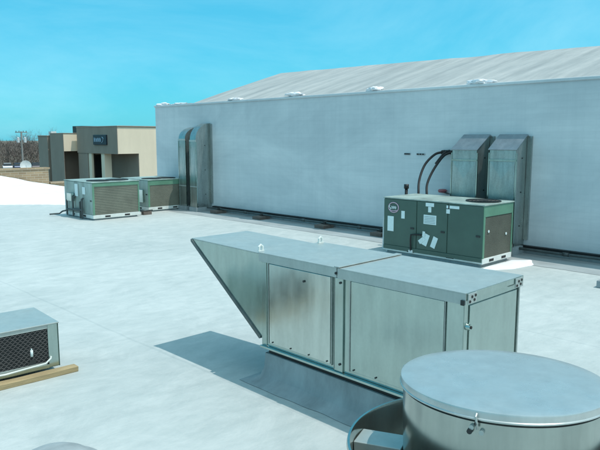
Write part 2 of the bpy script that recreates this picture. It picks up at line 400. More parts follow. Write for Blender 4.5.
# ------------------------------------------------------------------ packaged rooftop units
UG = 'green rooftop air units'
def rtu(x0, x1, y0, y1, z0, z1, label, side='green', cm='coil', coilrows=12, splits=(), topfan=True, band=.13, fans=((.5,.7,.3),)):
    t = thing('rooftop_air_unit', ((x0+x1)/2, (y0+y1)/2, 0), label, 'air conditioner', UG)
    # cabinet core
    MB().box(x0+.006,x1-.006,y0+.03,y1-.006,z0+.09,z1-.022).build('cabinet', M[side], t, .004)
    # top
    MB().box(x0-.012,x1+.012,y0-.012,y1+.012,z1-.020,z1).build('top_panel', M['green_light'], t, .004)
    # end frame around coil (faces -y)
    MB().box(x0,x1,y0,y0+.028,z1-.022-band,z1-.0215).build('header_band', M['green_lit'], t, .003)
    MB().box(x0,x0+.05,y0-.001,y0+.028,z0+.09,z1-.0225-band).build('corner_post', M['green_lit'], t, .003)
    MB().box(x1-.035,x1,y0-.001,y0+.028,z0+.09,z1-.0225-band).build('corner_post', M['green_lit'], t, .003)
    cb = MB().box(x0+.051,x1-.036,y0+.012,y0+.029,z0+.092,z1-.023-band).build('coil', M[cm], t)
    rows = MB(); H = z1-.025-band-(z0+.095)
    for k in range(coilrows):
        z = z0+.095+H*(k+.5)/coilrows
        rows.prism([(y0+.0125, z+.35*H/coilrows), (y0+.0125, z-.10*H/coilrows), (y0+.006, z-.18*H/coilrows), (y0+.006, z-.08*H/coilrows)], 'x', x0+.052, x1-.037)
    rows.build('coil_guard', M[cm], t)
    # access panels on the -x face
    ys = [y0]+[y0+(y1-y0)*s for s in splits]+[y1]
    for a, b in zip(ys[:-1], ys[1:]):
        MB().box(x0-.006,x0+.004,a+.008,b-.008,z0+.10,z1-.03).build('access_panel', M[side], t, .003)
        hn = MB().box(x0-.016,x0-.0065,a+.05,a+.12,z0+.42,z0+.45).build('panel_latch', M['dark_metal'], t, .002)
    # base rail with fork slots
    MB().box(x0,x1,y0,y1,z0,z0+.088).build('base_rail', M['rail'], t, .004)
    W = x1-x0
    for u in (.30, .72):
        MB().box(x0+W*u-.07,x0+W*u+.07,y0-.003,y0+.01,z0+.02,z0+.06).build('fork_slot', M['gap'], t)
    Ly = y1-y0
    for u in (.3, .7):
        MB().box(x0-.003,x0+.01,y0+Ly*u-.07,y0+Ly*u+.07,z0+.02,z0+.06).build('fork_slot', M['gap'], t)
    if z0 > .01: MB().box(x0+.05,x1-.05,y0+.05,y1-.05,0,z0-.001).build('curb', M['flash'], t)
    for fx, fy, fr in fans:
        cx, cy = x0+W*fx, y0+Ly*fy
        f = MB().lathe([(fr+.02,z1+.001),(fr+.02,z1+.018),(fr,z1+.018),(fr,z1-.001)], (cx,cy), 40).build('fan_ring', M['dark_metal'], t)
        gr = MB(); gr.lathe([(.0001,z1+.003),(fr,z1+.003)], (cx,cy), 40); gr.build('fan_opening', M['gap'], t)
        gg = MB()
        for rr in (.06,.12,.18,.24,.30,.36):
            if rr < fr: gg.lathe([(rr,z1+.012),(rr+.008,z1+.016),(rr+.008,z1+.012)], (cx,cy), 32)
        for k in range(8):
            a = PI*k/8; gg.cyl((cx+fr*math.cos(a),cy+fr*math.sin(a),z1+.010),(cx-fr*math.cos(a),cy-fr*math.sin(a),z1+.010),.005,n=5)
        gg.build('fan_grille', M['dark_metal'], t)
    return t

uC = rtu(8.70,9.63,4.87,6.80,.055,.985,'dark green air unit with white stickers before the right pair of wall ducts',
         splits=(.33,.64), band=.17, coilrows=34, cm='coil_dark', fans=((.55,.16,.26),))
X = 8.694
MB().box(8.684,8.699,4.88,6.79,.085,.152).build('lower_trim', M['green'], uC, .003)
def stick(y0, y1, z0, z1, mat='label', name='sticker', par=None, x=X):
    return MB().box(x-.004,x-.0005,min(y0,y1),max(y0,y1),z0,z1).build(name, M[mat], par or uC)
stick(6.71,6.58,.40,.66); stick(6.42,6.35,.64,.77); stick(5.93,5.77,.885,.945); stick(5.88,5.82,.79,.88)
o = stick(5.965,5.72,.59,.745)
for k in range(5): stick(5.95,5.74,.61+k*.026,.616+k*.026,'flash','print_line',o,X-.0042)
stick(5.50,5.30,.885,.93); stick(5.535,5.47,.80,.87); stick(5.535,5.48,.885,.93)
# tilted stickers low on the middle panel
def tilted(yc, zc, w, h, a, lift=0):
    pts = []
    for u, v in ((-1,-1),(1,-1),(1,1),(-1,1)):
        pts.append((yc+(u*w*math.cos(a)-v*h*math.sin(a))/2, zc+(u*w*math.sin(a)+v*h*math.cos(a))/2))
    return MB().prism(pts, 'x', X-.005-lift, X-.002-lift).build('sticker', M['label'], uC)
tilted(5.925,.33,.12,.20,.35); tilted(5.99,.31,.07,.13,.9,.004); tilted(5.75,.30,.09,.19,.35); tilted(5.95,.42,.05,.09,.1,.008)
# conduit loop on the front
MB().tube([(X-.02,6.20,.10),(X-.03,6.20,.30),(X-.035,6.19,.385),(X-.035,6.10,.40),(X-.02,5.99,.40)], .013, 8).build('conduit', M['black'], uC)
MB().box(X-.03,X-.001,6.16,6.24,.07,.12).build('junction_box', M['lgrey'], uC, .004)
# oval maker's badge: ring, script and underline
bd = MB(); R = [(6.585+.105*math.cos(a), .815+.085*math.sin(a)) for a in [2*PI*k/28 for k in range(29)]]
bd.tube([(X-.006, y, z) for y, z in R], .008, 6); bd.build('badge', M['pink'], uC)
o = MB()
o.tube([(X-.007,6.66,.85),(X-.007,6.685,.83),(X-.007,6.66,.81),(X-.007,6.64,.79),(X-.007,6.665,.775)], .009, 6)
for k in range(3):
    y = 6.625-k*.035
    o.tube([(X-.007,y,.84),(X-.007,y-.004,.80),(X-.007,y-.014,.79),(X-.007,y-.022,.81),(X-.007,y-.022,.835)], .006, 6)
o.build('badge_script', M['label'], uC)
MB().tube([(X-.007,6.66,.762),(X-.007,6.58,.757),(X-.007,6.51,.768)], .007, 6).build('badge_underline', M['pink'], uC)
# access notches on the coil end
for (cx, cz) in ((8.86,.56),(9.42,.47)):
    MB().cyl((cx,4.866,cz),(cx,4.874,cz),.022,n=10).build('coil_tag', M['label'], uC)
# vent stub at the back of the top and conduit on the far end
MB().cyl((9.45,6.88,.7),(9.45,6.88,1.10),.028,n=10).cyl((9.45,6.88,1.08),(9.45,6.88,1.16),.045,n=10).build('vent_stub', M['black'], uC)
MB().tube([(8.9,6.82,.72),(8.9,6.92,.66),(8.9,6.95,.5),(8.9,6.95,.02)], .022, 8).build('drain_pipe', M['lgrey'], uC)

uA = rtu(7.03,8.30,14.40,15.95,.04,.935,'larger weathered green air unit near the snow bank with dark pipes on its side', side='green_light',
         splits=(.30,.62), band=.09, coilrows=17, fans=((.3,.28,.27),(.7,.28,.27)))
Xa = 7.02
pp = MB()
for k, (ya, yb, zt) in enumerate(((15.7,14.95,.42),(15.35,14.85,.50))):
    pp.tube([(Xa-.06,ya,.04),(Xa-.06,ya,zt),(Xa-.03,ya-.04,zt+.04),(Xa-.01,ya-.05,zt+.05)], .024, 8)
    pp.tube([(Xa-.06,ya,.20+.03*k),(Xa-.06,yb,.20+.03*k)], .022, 8)
    pp.tube([(Xa-.06,yb,.02),(Xa-.06,yb,zt),(Xa-.02,yb,zt+.02)], .024, 8)
pp.build('pipework', M['pipe'], uA)
MB().box(Xa-.10,Xa-.006,15.35,15.60,.42,.62).build('disconnect_box', M['galv'], uA, .006)
MB().box(Xa-.012,Xa-.002,15.15,15.32,.55,.86).build('sticker', M['label'], uA)
MB().box(Xa-.012,Xa-.002,14.75,14.90,.62,.80).build('sticker', M['label'], uA)
MB().tube([(Xa-.02,15.85,.14),(Xa-.10,15.9,.12),(Xa-.16,15.95,.06),(Xa-.38,16.05,.05)], .02, 8).build('drain_pipe', M['pipe'], uA)
uB = rtu(8.95,10.12,15.05,16.5,.04,.875,'smaller green air unit of the left pair, tucked by the wall ducts', side='green_light',
         splits=(.33,.66), band=.13, coilrows=17, fans=((.3,.28,.25),(.7,.28,.25)))
MB().box(8.89,8.948,15.25,15.45,.25,.6).build('disconnect_box', M['galv'], uB, .006)
b = thing('support_block', (8.62,14.62,0), 'small dark timber block on the roof between the two left air units', 'block')
MB().box(8.5,8.74,14.55,14.68,.0,.08).build('block', M['wood_red'], b, .006)
MB().cyl((8.45,14.615,.10),(8.8,14.615,.10),.02,n=8).build('pipe_stub', M['pipe'], b)

# snow spill at the corner of the green unit
def flatpatch(pts, z, name, lab, seed):
    mb = MB(); n = 48; P = []
    def at(u):
        u = u % 1*len(pts); i = int(u); f = u-i
        a, b = pts[i], pts[(i+1) % len(pts)]; return (a[0]+(b[0]-a[0])*f, a[1]+(b[1]-a[1])*f)
    cx = sum(p[0] for p in pts)/len(pts); cy = sum(p[1] for p in pts)/len(pts)
    vs = [(cx, cy, z)]
    for ring, (s, h) in enumerate(((.5,.9),(.85,.6),(1,-.2))):
        for k in range(n):
            x, y = at(k/n); w = 1+.18*noise.noise(Vector((x*4+seed, y*4, 0)))
            vs.append((cx+(x-cx)*s*w, cy+(y-cy)*s*w, z*h+.004))
    fs = [(0, 1+k, 1+(k+1) % n) for k in range(n)]
    for r in range(2): fs += [(1+r*n+k, 1+(r+1)*n+k, 1+(r+1)*n+(k+1) % n, 1+r*n+(k+1) % n) for k in range(n)]
    return tag(mb.add(vs, fs, True).build(name, M['snow']), lab, 'snow patch')
flatpatch([(8.65,4.84),(9.6,4.84),(9.85,4.62),(9.5,4.42),(9.0,4.5),(8.68,4.66)], .03, 'snow_patch', 'snow spilled on the roof at the lit end of the dark green air unit', 3)

# hoses from the wall
def hose(p, label):
    t = thing('refrigerant_hose', p[0], label, 'hose', 'black hoses from the wall to the green unit')
    # smooth path
    P = [Vector(q) for q in p]; path = []
    for i in range(len(P)-1):
        p0, p1, p2, p3 = P[max(i-1,0)], P[i], P[i+1], P[min(i+2,len(P)-1)]
        for k in range(8):
            u = k/8
            path.append(.5*((2*p1)+(-p0+p2)*u+(2*p0-5*p1+4*p2-p3)*u*u+(-p0+3*p1-3*p2+p3)*u**3))
    path.append(P[-1])
    MB().tube(path, .023, 10).build('tube', M['black'], t)
    MB().cyl(P[0]+Vector((.045,0,0)), P[0]+Vector((-.03,0,-.005)), .042, n=12).build('wall_fitting', M['black'], t)
    MB().cyl(P[-1]+Vector((0,0,.09)), P[-1], .036, n=10).build('insulated_end', M['black'], t)
hose([(10.35,6.70,1.735),(10.22,6.80,1.69),(10.05,6.90,1.50),(9.85,6.88,1.22),(9.72,6.80,.98),(9.70,6.78,.80)], 'left black hose arcing from the wall down behind the green unit')
hose([(10.35,6.50,1.735),(10.22,6.60,1.67),(10.05,6.70,1.42),(9.85,6.70,1.16),(9.74,6.63,.95),(9.72,6.62,.80)], 'right black hose arcing from the wall down behind the green unit')
k = thing('hose_fitting', (10.36,6.60,1.74), 'short black pipe stub on the wall between the two black hoses', 'pipe fitting')
MB().cyl((10.399,6.60,1.745),(10.30,6.60,1.74),.036,n=12).build('stub', M['black'], k)
MB().tube([(10.30,6.60,1.74),(10.22,6.62,1.70),(10.1,6.70,1.52)], .02, 8).build('tube', M['black'], k)

# gas regulator on the wall
r = thing('gas_regulator', (10.33,6.65,1.0), 'small dull red gas regulator on the wall behind the green unit', 'gas regulator')
MB().lathe([(.0001,1.035),(.07,1.03),(.085,1.0),(.07,.97),(.0001,.965)], (10.33,6.68), 20).build('body', M['red'], r)
MB().tube([(10.38,6.68,.98),(10.33,6.58,.96),(10.33,6.46,.94),(10.33,6.46,.3)], .018, 8).build('pipe', M['pipe'], r)
# weep vents
for y, ln, lab in ((7.56,.15,'left of two small dark vent slots on the tall wall, beside the hoses'), (7.24,.20,'right of two small dark vent slots on the tall wall, nearer the hoses')):
    v = thing('wall_vent', (10.399,y,1.685), lab, 'wall vent')
    MB().box(10.385,10.399,y-ln/2,y+ln/2,1.67,1.70).build('hood', M['flash'], v, .003)
    for s in (-.3, 0, .32): MB().box(10.378,10.3845,y+s*ln-.02,y+s*ln+.02,1.672,1.698).build('slot', M['gap'], v)

# gas pipe and its blocks
gp = thing('gas_pipe', (10.16,10,0), 'long dark gas pipe running along the foot of the tall wall', 'pipe')
path = [(10.17, 14.05-.25*i, .115+.008*noise.noise(Vector((i*.4,0,0)))) for i in range(90)]
MB().tube(path, .024, 8).build('pipe', M['pipe'], gp)
for y in (12.4, 10.3, 8.6, 6.6, 4.2): MB().cyl((10.17,y-.05,.115),(10.17,y+.05,.115),.033,n=10).build('coupling', M['pipe'], gp)
labs = ['wooden pipe block by the foot of the left wall ducts','second wooden pipe block along the wall from the left ducts','third wooden pipe block along the wall from the left ducts','wooden pipe block beside the left end of the dark green unit','wooden pipe block at the wall foot right of the dark green unit']
pb = None
for y, lab in zip((13.5,11.75,9.6,8.0,2.6), labs):
    if pb is None:
        pb = thing('pipe_support', (10.12,y,0), lab, 'pipe support', 'wooden blocks under the gas pipe')
        MB().box(9.96,10.30,y-.14,y+.14,0,.085).build('block', M['wood_red'], pb, .006)
        MB().box(10.13,10.21,y-.03,y+.03,.085,.15).build('clamp', M['dark_metal'], pb, .003)
    else: dup(pb, loc=(10.12,y,0), label=lab)
b = thing('roof_pad', (8.9,3.1,0), 'dark rubber pad with pipe stub at the right edge of the roof', 'pipe support')
MB().box(8.65,8.95,2.9,3.14,0,.10).build('pad', M['flash'], b, .01)
MB().cyl((8.78,3.0,.10),(8.78,3.0,.17),.05,n=12).build('stub', M['pipe'], b)

# ------------------------------------------------------------------ big galvanised duct box with intake hood
XF, XB, Y0, Y1, ZB, ZT = 3.28, 3.965, 1.94, 3.80, .315, 1.075
t = thing('intake_duct_box', ((XF+XB)/2, (Y0+Y1)/2, 0), 'long galvanised sheet metal duct box with a pointed intake hood in the foreground', 'duct box')
MB().box(XF,XB,Y0,Y1,ZB,ZT-.005).build('casing', M['galv'], t, .003)
# lid in two sheets with turned-down lip
def lid(ya, yb, z):
    mb = MB()
    mb.box(XF-.022,XB+.022,ya,yb,z,z+.008)
    mb.box(XF-.022,XF-.016,ya,yb,z-.065,z-.0005); mb.box(XB+.016,XB+.022,ya,yb,z-.065,z-.0005)
    return mb.build('lid', M['galv_top'], t)
lid(Y0-.018, 2.955, ZT); lid(2.962, Y1+.012, ZT+.003)
MB().box(XF-.015,XB+.015,Y0-.022,Y0-.0185,ZT-.03,ZT+.007).build('end_lip', M['galv'], t)
MB().box(XF-.026,XB+.026,2.935,2.985,ZT+.0125,ZT+.020).build('lid_seam', M['galv_top'], t, .002)
# posts and panels on the camera-side face
def fbox(y0, y1, z0, z1, th, name, mat='galv', bev=.002, par=None):
    return MB().box(XF-th,XF-.0005,y0,y1,z0,z1).build(name, M[mat], par or t, bev)
zl = ZT-.066
fbox(3.74,Y1-.001,ZB+.001,zl,.006,'corner_post')
fbox(2.905,2.985,ZB+.001,zl,.014,'joint_post')
fbox(Y0+.001,2.035,ZB+.001,zl,.006,'corner_post')
fbox(3.03,3.70,ZB+.035,zl-.004,.012,'access_panel','galv_sheen')
p2 = fbox(2.075,2.835,ZB+.035,zl-.004,.010,'access_panel')
fbox(2.066,2.0715,ZB+.03,zl-.002,.0105,'panel_seam','galv_dull',0); fbox(2.8365,2.845,ZB+.03,zl-.002,.014,'panel_seam','galv_dull',0)
fbox(3.704,3.712,ZB+.03,zl-.002,.014,'panel_seam','galv_dull',0); fbox(3.012,3.020,ZB+.03,zl-.002,.014,'panel_seam','galv_dull',0)
fbox(2.987,2.9905,ZB+.01,zl-.001,.0145,'panel_seam','galv_dull',0)
MB().box(XF-.03,XF-.001,Y0,Y1,ZB-.018,ZB+.0).build('bottom_lip', M['galv'], t, .002)
MB().box(XF-.004,XB+.004,Y0-.03,Y0-.001,ZB-.018,ZB).build('bottom_lip', M['galv'], t, .002)
for y in (3.06,3.25,3.45,3.66,2.12,2.35,2.6,2.8):
    MB().cyl((XF-.013,y,ZB+.05),(XF-.019,y,ZB+.05),.006,n=8).build('screw', M['dark_metal'], t)
for y, z in ((2.93,ZB+.06),(2.93,zl-.03),(3.30,zl-.08)):
    MB().cyl((XF-.014,y,z),(XF-.022,y,z),.009,n=8).build('screw', M['dark_metal'], t)
# end face: knob, perforated corner brackets, raised flange
MB().box(XF+.05,XB-.04,Y0-.008,Y0-.0005,ZB+.03,ZT-.08).build('end_panel', M['galv'], t, .003)
MB().box(XB-.02,XB-.002,Y0-.012,Y0-.001,ZB,ZT-.04).build('end_seam', M['galv_dull'], t, .002)
kn = MB().cyl((XF+.03,Y0-.001,.865),(XF+.03,Y0-.03,.865),.022,.018,n=14).build('knob', M['galv'], t)
MB().cyl((XF+.03,Y0-.0305,.865),(XF+.03,Y0-.034,.865),.010,n=10).build('knob_hole', M['gap'], kn)
for x in (XF+.035, XB-.06):
    br = MB().box(x-.045,x+.05,Y0-.030,Y0-.023,ZT-.06,ZT+.004).build('corner_bracket', M['galv_top'], t, .002)
    for dx, dz in ((-.028,-.045),(-.005,-.018),(.022,-.04),(.034,-.014)):
        MB().cyl((x+dx,Y0-.0305,ZT+dz),(x+dx,Y0-.034,ZT+dz),.009,n=8).build('bracket_hole', M['gap'], br)
MB().box(XF-.032,XF-.023,Y0-.012,Y0+.012,ZT-.068,ZT-.035).build('lip_clip', M['dark_metal'], t, .002)
MB().cyl((XF-.0225,2.965,ZT-.03),(XF-.030,2.965,ZT-.03),.010,n=8).build('screw', M['gap'], t)
# lifting lugs
for lx, ly in ((XF+.02, Y1+.035), (XB-.02, Y1-.02)):
    lg = MB()
    lg.box(lx-.03,lx+.03,ly-.012,ly+.012,ZT+.0115,ZT+.019)
    lg.tube([(lx-.018,ly,ZT+.018),(lx-.018,ly,ZT+.05),(lx,ly,ZT+.064),(lx+.018,ly,ZT+.05),(lx+.018,ly,ZT+.018)], .010, 8)
    lg.build('lifting_lug', M['rail'], t)
# hood
YT = 4.80; zbot = ZB+.06
hx0, hx1 = XF+.012, XB-.012
hood = MB()
hood.add([(hx0,Y1+.003,ZT-.004),(hx1,Y1+.003,ZT-.004),(hx1,YT,ZT+.010),(hx0,YT,ZT+.010),
          (hx0,Y1+.003,ZT-.012),(hx1,Y1+.003,ZT-.012),(hx1,YT,ZT+.002),(hx0,YT,ZT+.002)],
         [(0,1,2,3),(7,6,5,4),(0,3,7,4),(1,5,6,2),(0,4,5,1),(3,2,6,7)])
ht = hood.build('hood_top', M['galv_top'], t)
for xa in (hx0, hx1-.004):
    MB().prism([(Y1+.004,ZT-.013),(YT-.01,ZT+.001),(YT-.01,ZT-.03),(Y1+.05,zbot),(Y1+.004,zbot-.01)], 'x', xa, xa+.004).build('hood_side', M['galv'], t)
# rim of the slanted mouth and the mesh screen inside it
dv = Vector((0, (Y1+.05)-(YT-.01), zbot-(ZT-.03))); 
rim = MB()
for xa, xb in ((hx0-.010,hx0+.03),(hx1-.03,hx1+.010)):
    rim.prism([(YT+.004,ZT+.003),(YT+.004,ZT-.020),(Y1+.045,zbot-.024),(Y1+.03,zbot-.014),(Y1+.03,zbot+.002),(YT-.014,ZT-.001)], 'x', xa, xb)
rim.box(hx0+.03,hx1-.03,YT-.012,YT+.003,ZT-.02,ZT+.001)
rim.build('hood_rim', M['rim'], t)
ms = MB(); n = 16
for k in range(n+1):
    y = Y1+.05+(YT-.04-Y1-.05)*k/n; z = zbot+(ZT-.045-zbot)*k/n
    ms.cyl((hx0+.01,y,z),(hx1-.01,y,z),.005,n=5)
for k in range(14):
    x = hx0+.03+(hx1-hx0-.06)*k/13
    ms.cyl((x,Y1+.05,zbot),(x,YT-.04,ZT-.045),.004,n=5)
ms.build('bird_screen', M['galv_dull'], t)
MB().box(XF+.04,XB-.04,Y1-.02,Y1+.001,ZB+.03,ZT-.03).build('intake_opening', M['gap'], t)
# curb, dark block painting the shade of the gap, and flashing skirt
MB().box(XF+.045,XB-.045,Y0+.04,Y1-.03,.235,ZB-.002).build('gap_shade', M['gap'], t)
MB().box(XF+.035,XB-.035,Y0+.03,Y1-.005,0.0,.236).build('curb', M['flash'], t, .01)
def skirt():
    mb = MB(); prof = [(0,.235),(.006,.12),(.03,.05),(.07,.022),(.13,.012),(.155,.004)]
    x0, x1, y0, y1 = XF+.03, XB-.03, Y0+.025, Y1+.0
    n = 40; per = []
    def ringpts(d):
        P = []
        segs = [((x0-d,y0-d),(x0-d,y1+d)),((x0-d,y1+d),(x1+d,y1+d)),((x1+d,y1+d),(x1+d,y0-d)),((x1+d,y0-d),(x0-d,y0-d))]
        for a, b in segs:
            for k in range(n):
                f = k/n; P.append((a[0]+(b[0]-a[0])*f, a[1]+(b[1]-a[1])*f))
        return P
    vs = []; N = 4*n
    for i, (d, z) in enumerate(prof):
        for k, (x, y) in enumerate(ringpts(d)):
            w = .02*noise.noise(Vector((x*4, y*4, i*.3)))*min(1, d*20)
            zz = z+(.008*noise.noise(Vector((x*7, y*7, 9))) if 0 < i < len(prof)-1 else 0)
            vs.append((x+w, y+w, max(zz, .003)))
    fs = [(i*N+k, i*N+(k+1) % N, (i+1)*N+(k+1) % N, (i+1)*N+k) for i in range(len(prof)-1) for k in range(N)]
    return mb.add(vs, fs, True).build('flashing_skirt', M['flash'], t)
skirt()

# ------------------------------------------------------------------ round upblast fan
cx, cy = 2.287, 1.153
t = thing('exhaust_fan', (cx, cy, 0), 'round spun aluminium exhaust fan with a flat lid in the bottom right foreground', 'exhaust fan')
MB().lathe([(.385,.50),(.395,.60),(.400,.80),(.400,.968),(.392,.970)], (cx,cy), 128).build('drum', M['alum'], t)
MB().lathe([(.0001,1.001),(.20,1.000),(.36,.9985),(.403,.997),(.4095,.995),(.411,.990),(.411,.970),(.414,.967),(.414,.963),(.404,.962)], (cx,cy), 128).build('lid', M['alum_lid'], t)
MB().lathe([(.401,.955),(.4035,.952),(.401,.949)], (cx,cy), 96).build('seam', M['dark_metal'], t)
wb = MB(); prof = [(.50,.28),(.57,.34),(.615,.44),(.632,.56),(.630,.685),(.636,.697),(.632,.708),(.622,.708),(.618,.695),(.617,.56),(.600,.45),(.56,.36),(.50,.30)]
wb.lathe(prof, (cx,cy), 128, close=True).build('windband', M['alum'], t)
MB().lathe([(.0001,.28),(.50,.28),(.52,.31),(.49,.32),(.0001,.32)], (cx,cy), 96).build('base_pan', M['galv_dull'], t)
MB().box(cx-.40,cx+.40,cy-.40,cy+.40,0,.26).build('curb', M['flash'], t, .01)
MB().box(cx-.43,cx+.43,cy-.43,cy+.43,.255,.281).build('curb_cap', M['galv'], t, .004)
for a in (113, 203, 293, 23):
    an = math.radians(a); ca, sa = math.cos(an), math.sin(an)
    mb = MB(); hw = .075
    def P(r, s, z): return (cx+r*ca-s*sa, cy+r*sa+s*ca, z)
    mb.add([P(.40,-hw,.652),P(.612,-hw,.652),P(.612,hw,.652),P(.40,hw,.652),P(.40,-hw,.40),P(.60,-hw,.40),P(.60,hw,.40),P(.40,hw,.40)],
           [(0,1,2,3),(7,6,5,4),(0,4,5,1),(1,5,6,2),(2,6,7,3),(3,7,4,0)])
    mb.build('support_bracket', M['galv_top'], t, .003)
for a in (196, 286, 16, 106):
    an = math.radians(a); ca, sa = math.cos(an), math.sin(an)
    def P(r, s, z): return Vector((cx+r*ca-s*sa, cy+r*sa+s*ca, z))
    mb = MB(); mb.tube([P(.413,0,.985),P(.424,0,.978),P(.424,.004,.948),P(.414,.004,.93)], .0045, 8)
    mb.cyl(P(.399,.018,.918),P(.414,.018,.918),.009,n=10); mb.cyl(P(.399,-.018,.93),P(.412,-.018,.93),.009,n=10)
    cl = mb.build('latch', M['galv_top'], t)
    MB().cyl(P(.399,-.024,.915),P(.416,-.024,.915),.010,n=8).build('latch_bolt', M['dark_metal'], cl); MB().cyl(P(.42,.0,.952),P(.428,.0,.952),.006,n=8).build('latch_pin', M['dark_metal'], cl)

t.location.z = .03
t.rotation_mode = 'AXIS_ANGLE'; t.rotation_axis_angle = (math.radians(-3), .715, -.699, 0)   # it leans a little on the sloping roof

# ------------------------------------------------------------------ small condensing unit on a timber, lower left
t = thing('condensing_unit', (2.165,5.20,0), 'small grey condensing unit with a black grille resting on timber at the left edge', 'condensing unit', rz=math.radians(-3))
W_, D_, H0, H1 = 1.05, .60, .049, .440
MB().box(-W_,0,.012,D_,H0,H1-.012).build('cabinet', M['galv'], t, .004)
MB().box(-W_-.01,.012,-.012,D_+.01,H1-.012,H1).build('top_panel', M['galv_top'], t, .004)
MB().box(-.085,-.0,-.002,.0115,H0+.001,H1-.013).build('corner_post', M['galv'], t, .003)
MB().box(.0005,.006,-.004,.03,H0,H1-.014).build('corner_post', M['green'], t)
MB().box(-W_,-.0855,-.002,.0115,H1-.045,H1-.013).build('top_rail', M['galv_top'], t, .002)
MB().box(-W_,-.0855,-.01,.0115,H0,H0+.035).build('bottom_rail', M['galv'], t, .002)
MB().box(-W_+.08,-.0855,.0085,.0118,H0+.036,H1-.046).build('grille_opening', M['gap'], t)
gr = MB(); z0, z1, xa, xb = H0+.037, H1-.047, -W_+.08, -.087
nrow = 16; ncol = 44
for r in range(nrow):
    z = z0+(z1-z0)*(r+.5)/nrow; pth = []
    for c in range(ncol+1):
        pth.append((xa+(xb-xa)*c/ncol, .002, z+.0065*(1 if (c+r) % 2 else -1)))
    gr.tube(pth, .0022, 5)
gr.build('grille', M['grille'], t)
fn_ = MB()
for k in range(40):
    xx = xa+(xb-xa)*(k+.5)/40; fn_.box(xx-.002,xx+.002,.0065,.0084,z0+.12,z1-.002)
fn_.build('coil_fins', M['dark_metal'], t)
wp = MB(); wp.cyl((-.222,.006,H0+.13),(-.222,.006,H0+.185),.012,n=10); wp.cyl((-.222,.006,H0+.185),(-.222,.006,H0+.20),.006,n=8)
wp.build('service_valve', M['label'], t)
MB().cyl((-.22,-.002,H0+.075),(-.22,.003,H0+.075),.03,n=12).build('valve_cap', M['dark_metal'], t)
MB().box(-.5,-.10,-.0035,.0,H0+.036,H0+.058).build('drain_pan', M['galv_top'], t)
MB().tube([(-.70,-.02,.10),(-.45,-.025,.085),(-.25,-.025,.095),(-.12,-.022,.10),(-.075,-.018,.135),(-.07,-.010,.15)], .008, 8).build('refrigerant_line', M['rail'], t)
s = thing('timber_sleeper', (1.7,5.16,0), 'weathered tan timber sleeper under the small condensing unit', 'timber', rz=math.radians(-3))
# local coordinates
def plank(parent, x0, x1, y0, y1, z0, z1):
    mb = MB(); n = 24; vs = []
    for i in range(n+1):
        x = x0+(x1-x0)*i/n
        for (y, z) in ((y0,z0),(y1,z0),(y1,z1),(y0,z1)):
            vs.append((x+(.012*noise.noise(Vector((y*30,z*40,3))) if i in (0,n) else 0), y+.004*noise.noise(Vector((x*6,y*9,z*9))), z+(.004*noise.noise(Vector((x*5,y*5,7))) if z > z0 else 0)))
    fs = [(i*4+k, i*4+(k+1) % 4, (i+1)*4+(k+1) % 4, (i+1)*4+k) for i in range(n) for k in range(4)]
    fs += [(3,2,1,0), tuple(n*4+k for k in range(4))]
    return mb.add(vs, fs).build('beam', M['wood'], parent, .004)
plank(s, -.9, .58, -.06, .03, 0, .045)
s2 = dup(s, loc=(1.52,5.68,0), label='second timber sleeper under the back of the small condensing unit')

# shallow roof vent cap at the bottom edge
d = thing('roof_vent_cap', (1.44,3.62,0), 'shallow round grey vent cap on the roof at the bottom left edge', 'vent cap')
MB().lathe([(.0001,.118),(.08,.115),(.15,.10),(.205,.07),(.235,.03),(.25,.004),(.0001,.003)], (1.44,3.62), 48).build('cap', M['flash'], d)
MB().lathe([(.25,.006),(.30,.004),(.30,.001)], (1.44,3.62), 48).build('flange', M['flash'], d)

# ------------------------------------------------------------------ satellite dish by the parapet
t = thing('satellite_dish', (9.52,25.0,0), 'small white satellite dish on a post just beyond the brick parapet', 'satellite dish')
ds = MB(); n = 32; prof = [(.0001,.0),(.08,.006),(.15,.024),(.205,.052)]
aim = Vector((-.35,-1,.25)).normalized(); a1 = aim.orthogonal().normalized(); a2 = aim.cross(a1); c0 = Vector((9.52,25.0,.93))
vs = []
for off in (0, -.008):
    for r, h in prof:
        for k in range(n): vs.append(c0+aim*(h+off)+(a1*math.cos(2*PI*k/n)+a2*math.sin(2*PI*k/n))*r)
fs = []
for b0 in (0, 4):
    fs += [((b0+i)*n+k, (b0+i)*n+(k+1) % n, (b0+i+1)*n+(k+1) % n, (b0+i+1)*n+k) for i in range(3) for k in range(n)]
fs += [(3*n+k, 3*n+(k+1) % n, 7*n+(k+1) % n, 7*n+k) for k in range(n)]
ds.add(vs, fs, True).build('reflector', M['lgrey'], t)
MB().cyl((9.54,25.08,-4.5),(9.54,25.08,.90),.025,n=10).build('post', M['galv_dull'], t)
MB().tube([c0-a2*.2+aim*.04 if False else c0+Vector((0,0,-.2)), c0+Vector((0,-.1,-.2))+aim*.2, c0+aim*.24+Vector((0,0,-.03))], .009, 6).build('feed_arm', M['galv_dull'], t)

# ------------------------------------------------------------------ far building (ground level)
t = thing('neighbouring_building', (26.07,48.43,-4.5), 'cream flat-roofed building beyond the parapet with a dark sign on its fascia', 'building')
